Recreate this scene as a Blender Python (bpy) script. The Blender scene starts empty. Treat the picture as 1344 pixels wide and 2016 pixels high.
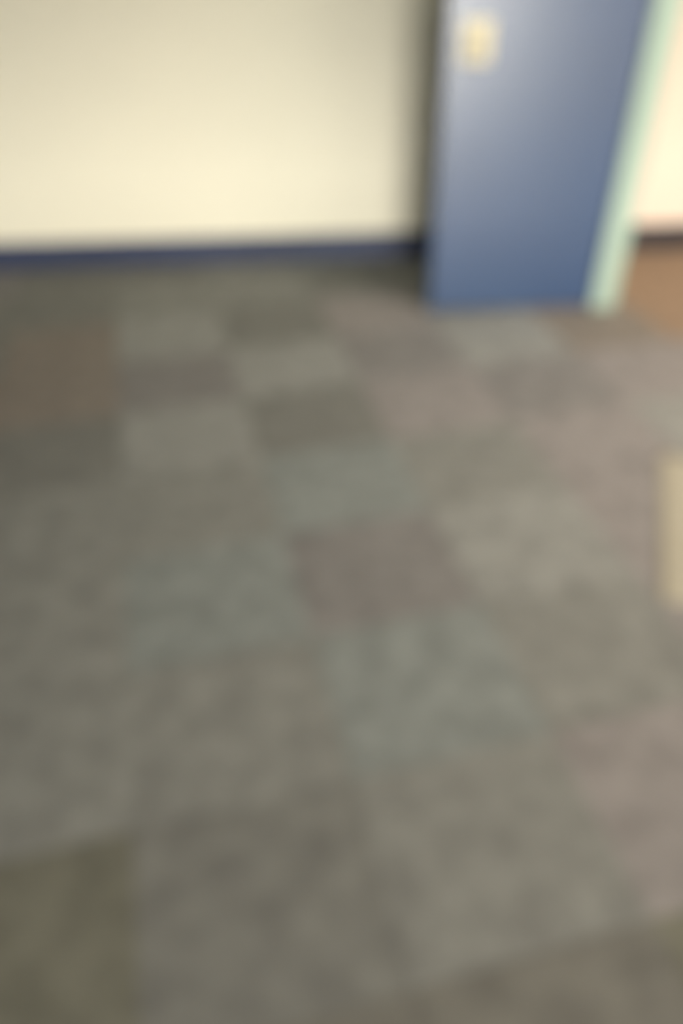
import bpy, bmesh, math, random
from mathutils import Matrix, Vector
random.seed(4)
S = bpy.context.scene
C = S.collection

# ------------------------------------------------------------------ camera
H = 1.57
pitch, yaw, roll = math.radians(39.4), math.radians(2.4), math.radians(0.84)
fw = Vector((math.sin(yaw)*math.cos(pitch), math.cos(yaw)*math.cos(pitch), -math.sin(pitch)))
rt = Vector((math.cos(yaw), -math.sin(yaw), 0))
up = rt.cross(fw)
rt2 = math.cos(roll)*rt - math.sin(roll)*up
up2 = math.sin(roll)*rt + math.cos(roll)*up
cd = bpy.data.cameras.new('camera')
cam = bpy.data.objects.new('camera', cd); C.objects.link(cam)
M = Matrix((rt2, up2, -fw)).transposed().to_4x4(); M.translation = (0, 0, H)
cam.matrix_world = M
cd.sensor_fit = 'VERTICAL'; cd.sensor_height = 36.0; cd.sensor_width = 24.0
cd.lens = 26.0
cd.clip_start = 0.02
cd.dof.use_dof = True              # the photograph is out of focus everywhere
cd.dof.focus_distance = 0.10
cd.dof.aperture_fstop = 6.0
S.camera = cam

# ------------------------------------------------------------------ world, lights, exposure
w = bpy.data.worlds.new('sky'); S.world = w; w.use_nodes = True
bg = w.node_tree.nodes['Background']
bg.inputs[0].default_value = (1.0, 0.945, 0.85, 1); bg.inputs[1].default_value = 76.0
S.view_settings.view_transform = 'Standard'; S.view_settings.look = 'None'
S.view_settings.exposure = -0.08; S.view_settings.gamma = 1.0
S.view_settings.use_curve_mapping = False

def area(name, loc, sx, sy, power, col, tilt=(0, 0, 0), spread=180):
    l = bpy.data.lights.new(name, 'AREA'); l.shape = 'RECTANGLE'; l.size = sx; l.size_y = sy
    l.energy = power; l.color = col; l.spread = math.radians(spread)
    o = bpy.data.objects.new(name, l); C.objects.link(o); o.location = loc; o.rotation_euler = tilt
    return o
area('ceiling_panel_light', (1.25, 2.55, 2.66), 0.6, 0.9, 34, (1.0, 0.97, 0.84))
area('ceiling_panel_light', (2.8, 1.8, 2.66), 1.2, 0.9, 60, (1.0, 0.80, 0.64))
portal = area('window_portal', (1.15, -5.02, 1.05), 2.7, 1.4, 1, (1, 1, 1), (math.radians(90), 0, 0))
portal.data.cycles.is_portal = True   # only tells the sampler where the window opening is

# ------------------------------------------------------------------ helpers
def mat(name, col, rough=0.7, ior=1.5, scale=0, amt=0.1, col2=None, bump=0, bscale=300, wear=0):
    m = bpy.data.materials.new(name); m.use_nodes = True
    n = m.node_tree.nodes; L = m.node_tree.links; b = n['Principled BSDF']
    b.inputs['Roughness'].default_value = rough; b.inputs['IOR'].default_value = ior
    b.inputs['Base Color'].default_value = (*col, 1)
    geo = n.new('ShaderNodeNewGeometry')
    if scale:
        t = n.new('ShaderNodeTexNoise'); t.inputs['Scale'].default_value = scale
        t.inputs['Detail'].default_value = 4; t.inputs['Roughness'].default_value = 0.55
        L.new(geo.outputs['Position'], t.inputs['Vector'])
        r = n.new('ShaderNodeValToRGB')
        c2 = col2 or col
        r.color_ramp.elements[0].position = 0.30; r.color_ramp.elements[1].position = 0.70
        r.color_ramp.elements[0].color = (*[c*(1-amt) for c in c2], 1)
        r.color_ramp.elements[1].color = (*[c*(1+amt) for c in col], 1)
        L.new(t.outputs['Fac'], r.inputs['Fac'])
        L.new(r.outputs['Color'], b.inputs['Base Color'])
    if bump:
        t2 = n.new('ShaderNodeTexNoise'); t2.inputs['Scale'].default_value = bscale
        L.new(geo.outputs['Position'], t2.inputs['Vector'])
        bp = n.new('ShaderNodeBump'); bp.inputs['Strength'].default_value = bump; bp.inputs['Distance'].default_value = 0.002
        L.new(t2.outputs['Fac'], bp.inputs['Height']); L.new(bp.outputs['Normal'], b.inputs['Normal'])
    return m

def obj(name, bm, m, parent=None, loc=(0, 0, 0)):
    me = bpy.data.meshes.new(name); bm.normal_update(); bm.to_mesh(me); bm.free()
    me.materials.append(m)
    o = bpy.data.objects.new(name, me); C.objects.link(o); o.location = loc
    if parent: o.parent = parent
    return o

def box(bm, lo, hi, bev=0.0, seg=2):
    r = bmesh.ops.create_cube(bm, size=1)
    for v in r['verts']:
        v.co = Vector([(lo[i]+hi[i])/2 + v.co[i]*(hi[i]-lo[i]) for i in range(3)])
    if bev:
        es = list({e for v in r['verts'] for e in v.link_edges})
        bmesh.ops.bevel(bm, geom=es, offset=bev, segments=seg, profile=0.6, affect='EDGES')
    return bm

def struct(o, label=None):
    o['kind'] = 'structure'
    if label: o['label'] = label
    return o

def sbox(name, lo, hi, m, label=None, bev=0, parent=None):
    o = obj(name, box(bmesh.new(), lo, hi, bev), m, parent)
    if parent is None: struct(o)
    if label: o['label'] = label
    return o

def lathe(bm, prof, axis_pt, n=32):
    """profile (radius, offset towards the camera, -Y) turned about a Y axis"""
    rings = []
    for r, d in prof:
        rings.append([bm.verts.new((axis_pt[0]+r*math.cos(2*math.pi*k/n), axis_pt[1]-d, axis_pt[2]+r*math.sin(2*math.pi*k/n))) for k in range(n)])
    for a, b in zip(rings, rings[1:]):
        for k in range(n):
            bm.faces.new((a[k], a[(k+1) % n], b[(k+1) % n], b[k]))
    bm.faces.new(rings[-1]); bm.faces.new(list(reversed(rings[0])))
    bmesh.ops.recalc_face_normals(bm, faces=bm.faces)

# ------------------------------------------------------------------ materials
cream = mat('cream_wall_paint', (0.84, 0.815, 0.67), 0.65, scale=1.6, amt=0.015, bump=0.15, bscale=180)
warmcream = mat('warm_cream_wall_paint', (0.77, 0.66, 0.57), 0.65, scale=1.6, amt=0.015, bump=0.15, bscale=180)
white = mat('ceiling_paint', (0.48, 0.48, 0.45), 0.8, scale=3, amt=0.02)
navy = mat('navy_vinyl_skirting', (0.026, 0.040, 0.095), 0.5, scale=2, amt=0.1)
slate = mat('slate_blue_wall_paint', (0.16, 0.20, 0.27), 0.6, scale=2, amt=0.03)
umber = mat('dark_brown_vinyl_skirting', (0.026, 0.022, 0.028), 0.5, scale=2, amt=0.1)
blue = mat('blue_door_gloss', (0.010, 0.050, 0.145), 0.33, ior=2.05, scale=3, amt=0.04)
mint = mat('pale_green_trim_paint', (0.36, 0.48, 0.41), 0.45, scale=3, amt=0.03)
ivory = mat('ivory_enamel', (0.66, 0.61, 0.44), 0.40, scale=5, amt=0.02)
steel = mat('hinge_steel', (0.30, 0.30, 0.30), 0.35)
slabm = mat('subfloor', (0.05, 0.05, 0.045), 0.9, scale=8, amt=0.1)
patchm = mat('beige_patch', (0.40, 0.375, 0.30), 0.95, scale=60, amt=0.1, bump=0.6, bscale=500)
patchb = mat('beige_patch_rim', (0.38, 0.35, 0.26), 0.9, scale=60, amt=0.1)

# ------------------------------------------------------------------ the setting
YT = -1.2
X0, X1, Y0, Y1, Z1 = -2.9, 4.3, -5.0, 4.21, 2.70
floor = struct(obj('floor', box(bmesh.new(), (X0-.1, Y0-.1, -0.12), (X1+.1, Y1+.1, -0.007)), slabm))
outside = mat('asphalt', (0.09, 0.09, 0.085), 0.95, scale=2, amt=0.1)
sbox('ground', (-60, -90, -0.40), (60, 30, -0.20), outside)
sbox('wall_back', (X0-.1, Y1, -0.007), (1.455, Y1+.1, Z1), cream)
sbox('wall_back_right', (1.455, Y1, -0.007), (X1+.1, Y1+.1, Z1), warmcream)
sbox('wall_left', (X0-.1, Y0, -0.007), (X0, Y1, Z1), slate)
sbox('wall_right', (X1, Y0, -0.007), (X1+.1, Y1, Z1), warmcream)
sbox('ceiling', (X0-.1, Y0-.1, Z1), (X1+.1, Y1+.1, Z1+.1), white)
# wall behind the camera, with a wide window opening
wx0, wx1, wz0, wz1 = -0.2, 2.5, 0.35, 1.75
bm = bmesh.new()
box(bm, (X0-.1, Y0-.1, -0.007), (wx0, Y0, Z1)); box(bm, (wx1, Y0-.1, -0.007), (X1+.1, Y0, Z1))
box(bm, (wx0, Y0-.1, -0.007), (wx1, Y0, wz0)); box(bm, (wx0, Y0-.1, wz1), (wx1, Y0, Z1))
struct(obj('wall_front', bm, slate))
bm = bmesh.new()
for a, b in (((wx0, wz0), (wx1, wz0+.05)), ((wx0, wz1-.05), (wx1, wz1)), ((wx0, wz0), (wx0+.05, wz1)), ((wx1-.05, wz0), (wx1, wz1)), ((1.125, wz0), (1.175, wz1))):
    box(bm, (a[0], Y0-.08, a[1]), (b[0], Y0-.03, b[1]))
struct(obj('window_1', bm, ivory))

# short wall that the door is hung on, with pale green casing on its end
sx0, sx1, sy = 1.405, 1.512, 3.425
sbox('wall_partition', (sx0, sy+.02, 0), (sx1, Y1, Z1), cream)
tr = sbox('trim_1', (sx0-.004, sy, 0), (sx1+.004, sy+.02, Z1), mint, 'pale green casing on the end of the short wall, beside the door', 0.004)

# baseboards: board with a rounded top and a small toe
def baseboard(name, x0, x1, m, label):
    h, t = 0.14, 0.012
    prof = [(0, 0), (-t-.006, 0), (-t-.003, .006), (-t, .014), (-t, h-.010), (-t+.004, h-.003), (-t+.008, h), (0, h)]
    bm = bmesh.new()
    a = [bm.verts.new((x0, Y1+p[0], p[1])) for p in prof]; b = [bm.verts.new((x1, Y1+p[0], p[1])) for p in prof]
    n = len(prof)
    for k in range(n): bm.faces.new((a[k], a[(k+1) % n], b[(k+1) % n], b[k]))
    bm.faces.new(a); bm.faces.new(list(reversed(b)))
    bmesh.ops.recalc_face_normals(bm, faces=bm.faces)
    return struct(obj(name, bm, m), label)
baseboard('baseboard_back', X0, sx0, navy, 'dark navy baseboard along the cream wall left of the door')
baseboard('baseboard_right', sx1, X1, umber, 'dark brownish baseboard on the warm wall right of the door')

# ------------------------------------------------------------------ carpet tiles (laid slightly askew to the wall)
ang = math.radians(11.1)
U = Vector((math.cos(ang), math.sin(ang))); V = Vector((-math.sin(ang), math.cos(ang)))
PU, PV, U0, V0 = 0.50, 0.445, -0.265, 0.015
PAL = {                                       # tile colours; the last row also has shade near the camera painted in
    'G': (0.195, 0.192, 0.155), 'D': (0.160, 0.157, 0.125), 'L': (0.235, 0.232, 0.190),
    'B': (0.190, 0.163, 0.122), 'S': (0.198, 0.209, 0.174), 'M': (0.225, 0.204, 0.172),
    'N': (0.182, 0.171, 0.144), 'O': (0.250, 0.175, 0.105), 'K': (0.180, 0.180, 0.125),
    'J': (0.140, 0.135, 0.092), 'R': (0.125, 0.105, 0.065), 'H': (0.145, 0.138, 0.105),  # olive, brown and grey tones, darkened to imitate the dim near floor
}
NAMES = {'G': 'grey_carpet', 'D': 'dark_grey_carpet', 'L': 'light_grey_carpet', 'B': 'brown_carpet', 'S': 'blue_grey_carpet',
         'M': 'mauve_grey_carpet', 'N': 'dull_mauve_carpet', 'O': 'tan_carpet', 'K': 'olive_carpet', 'J': 'shaded_olive_carpet', 'R': 'shaded_brown_carpet', 'H': 'shaded_grey_carpet'}
TM = {k: mat(NAMES[k], c, 0.95, scale=11, amt=0.22, bump=0.7, bscale=420) for k, c in ((k, (c[0]*1.09, c[1]*1.135, c[2]*1.32)) for k, c in PAL.items())}
LAY = {(-1, 9): 'D', (0, 9): 'D', (1, 9): 'G', (2, 9): 'S', (-2, 8): 'D', (-1, 8): 'D', (0, 8): 'G', (1, 8): 'G', (2, 8): 'D', (5, 8): 'O', (6, 8): 'O', (4, 8): 'O',
       (-2, 7): 'D', (-1, 7): 'B', (0, 7): 'L', (1, 7): 'D', (2, 7): 'M', (3, 7): 'G', (4, 7): 'B', (5, 7): 'O', (6, 7): 'O',
       (-2, 6): 'B', (-1, 6): 'B', (0, 6): 'N', (1, 6): 'L', (2, 6): 'N', (3, 6): 'L', (4, 6): 'B', (5, 6): 'O', (6, 6): 'O',
       (-2, 5): 'G', (-1, 5): 'D', (0, 5): 'L', (1, 5): 'D', (2, 5): 'M', (3, 5): 'N', (4, 5): 'M', (5, 5): 'M',
       (-2, 4): 'G', (-1, 4): 'G', (0, 4): 'G', (1, 4): 'S', (2, 4): 'G', (3, 4): 'M', (4, 4): 'L',
       (-2, 3): 'G', (-1, 3): 'G', (0, 3): 'S', (1, 3): 'N', (2, 3): 'L', (3, 3): 'M',
       (-1, 2): 'G', (0, 2): 'G', (1, 2): 'S', (2, 2): 'G', (3, 2): 'M',
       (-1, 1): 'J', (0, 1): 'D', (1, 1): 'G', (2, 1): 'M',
       (-1, 0): 'R', (0, 0): 'H', (1, 0): 'H', (2, 0): 'J', (0, -1): 'D', (1, -1): 'J', (-1, -1): 'R'}  # nearest rows: shade by the camera put into darker tile colours
def clip(poly, nx, ny, d):
    out = []
    for i, p in enumerate(poly):
        q = poly[(i+1) % len(poly)]
        a = p[0]*nx+p[1]*ny-d; b = q[0]*nx+q[1]*ny-d
        if a <= 0: out.append(p)
        if (a < 0 < b) or (b < 0 < a):
            t = a/(a-b); out.append((p[0]+(q[0]-p[0])*t, p[1]+(q[1]-p[1])*t))
    return out
def tile_mesh(poly, m):
    bm = bmesh.new(); n = len(poly)
    cx = sum(p[0] for p in poly)/n; cy = sum(p[1] for p in poly)/n
    ins = [(p[0]+(cx-p[0])*0.006, p[1]+(cy-p[1])*0.006) for p in poly]
    a = [bm.verts.new((p[0], p[1], -0.007)) for p in poly]
    b = [bm.verts.new((p[0], p[1], -0.0015)) for p in poly]
    c = [bm.verts.new((p[0], p[1], 0.0)) for p in ins]
    for r, s in ((a, b), (b, c)):
        for k in range(n): bm.faces.new((r[k], r[(k+1) % n], s[(k+1) % n], s[k]))
    bm.faces.new(c); bm.faces.new(list(reversed(a)))
    me = bpy.data.meshes.new('carpet_tile'); bm.to_mesh(me); bm.free(); me.materials.append(m)
    return me
g = 0.0003
full = {}
for j in range(-8, 14):
    for i in range(-9, 12):
        c = U*(U0+PU*(i+.5)) + V*(V0+PV*(j+.5))
        loc = [(-PU/2+g, -PV/2+g), (PU/2-g, -PV/2+g), (PU/2-g, PV/2-g), (-PU/2+g, PV/2-g)]
        poly = [tuple(c+U*a+V*b) for a, b in loc]
        p2 = poly
        for nx, ny, d in ((1, 0, X1-.002), (-1, 0, -X0-.002), (0, 1, Y1-.002), (0, -1, -YT)):
            p2 = clip(p2, nx, ny, d)
            if len(p2) < 3: break
        if len(p2) < 3: continue
        area_ = abs(sum(p2[k][0]*p2[(k+1) % len(p2)][1]-p2[(k+1) % len(p2)][0]*p2[k][1] for k in range(len(p2))))/2
        if area_ < 0.0008: continue
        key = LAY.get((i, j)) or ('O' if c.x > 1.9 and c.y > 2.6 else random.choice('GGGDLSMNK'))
        if p2 == poly:
            if key not in full:
                full[key] = tile_mesh([(U*a+V*b)[:] for a, b in loc], TM[key])
            me = full[key]
        else:
            me = tile_mesh([(p[0]-c.x, p[1]-c.y) for p in p2], TM[key])
        o = bpy.data.objects.new('carpet_tile', me); C.objects.link(o)
        o.location = (c.x, c.y, 0); o.parent = floor

obj('carpet_field', box(bmesh.new(), (X0+.002, Y0+.002, -.007), (X1-.002, YT-.001, 0)), TM['G'], floor)['kind'] = 'stuff'

# ------------------------------------------------------------------ the open door
dx0, dx1, dy, dz = 0.592, 1.401, 3.447, 2.03
door = struct(obj('door_1', box(bmesh.new(), (dx0, dy, 0.009), (dx1, dy+.044, dz), 0.003), blue),
              'flush blue door standing open in front of the cream wall')
kx, kz = 0.712, 1.14
bm = bmesh.new(); box(bm, (kx-.062, dy-.007, kz-.075), (kx+.062, dy, kz+.075), 0.0035, 3)
bp = obj('lock_plate', bm, ivory, door); bp['label'] = 'cream plate near the free edge of the blue door'
bm = bmesh.new()
lathe(bm, [(.030, 0), (.030, .006), (.024, .010), (.013, .014), (.012, .030), (.018, .036), (.026, .044), (.0285, .054), (.026, .062), (.018, .068), (.006, .070)], (kx, dy-.007, kz))
kn = obj('door_knob', bm, ivory, door); kn['label'] = 'round cream door knob'
for f in kn.data.polygons: f.use_smooth = True
for hz in (0.22, 1.02, 1.80):
    bm = bmesh.new()
    bmesh.ops.create_cone(bm, cap_ends=True, segments=16, radius1=.007, radius2=.007, depth=.10, matrix=Matrix.Translation((dx1-.002, dy+.052, hz)))
    box(bm, (dx1-.035, dy+.0445, hz-.05), (dx1-.004, dy+.0465, hz+.05))
    obj('hinge', bm, steel, door)

# ------------------------------------------------------------------ pale flat rectangle with a rim, at the right edge
mx, my = 1.404, 1.697
root = bpy.data.objects.new('pale_floor_patch', None); C.objects.link(root); root.location = (mx, my, 0); root.rotation_euler = (0, 0, math.radians(-21.2))
root['label'] = 'pale beige patch lying on the carpet at the right edge of the photo'; root['category'] = 'mat'
bm = bmesh.new(); box(bm, (-.285, -.365, 0.0005), (.285, .365, .009), 0.003)
obj('patch_top', bm, patchm, root)
bm = bmesh.new()
for lo, hi in (((-.3, -.38), (.3, -.365)), ((-.3, .365), (.3, .38)), ((-.3, -.365), (-.285, .365)), ((.285, -.365), (.3, .365))):
    box(bm, (*lo, 0.0005), (*hi, .007), 0.002)
obj('patch_rim', bm, patchb, root)
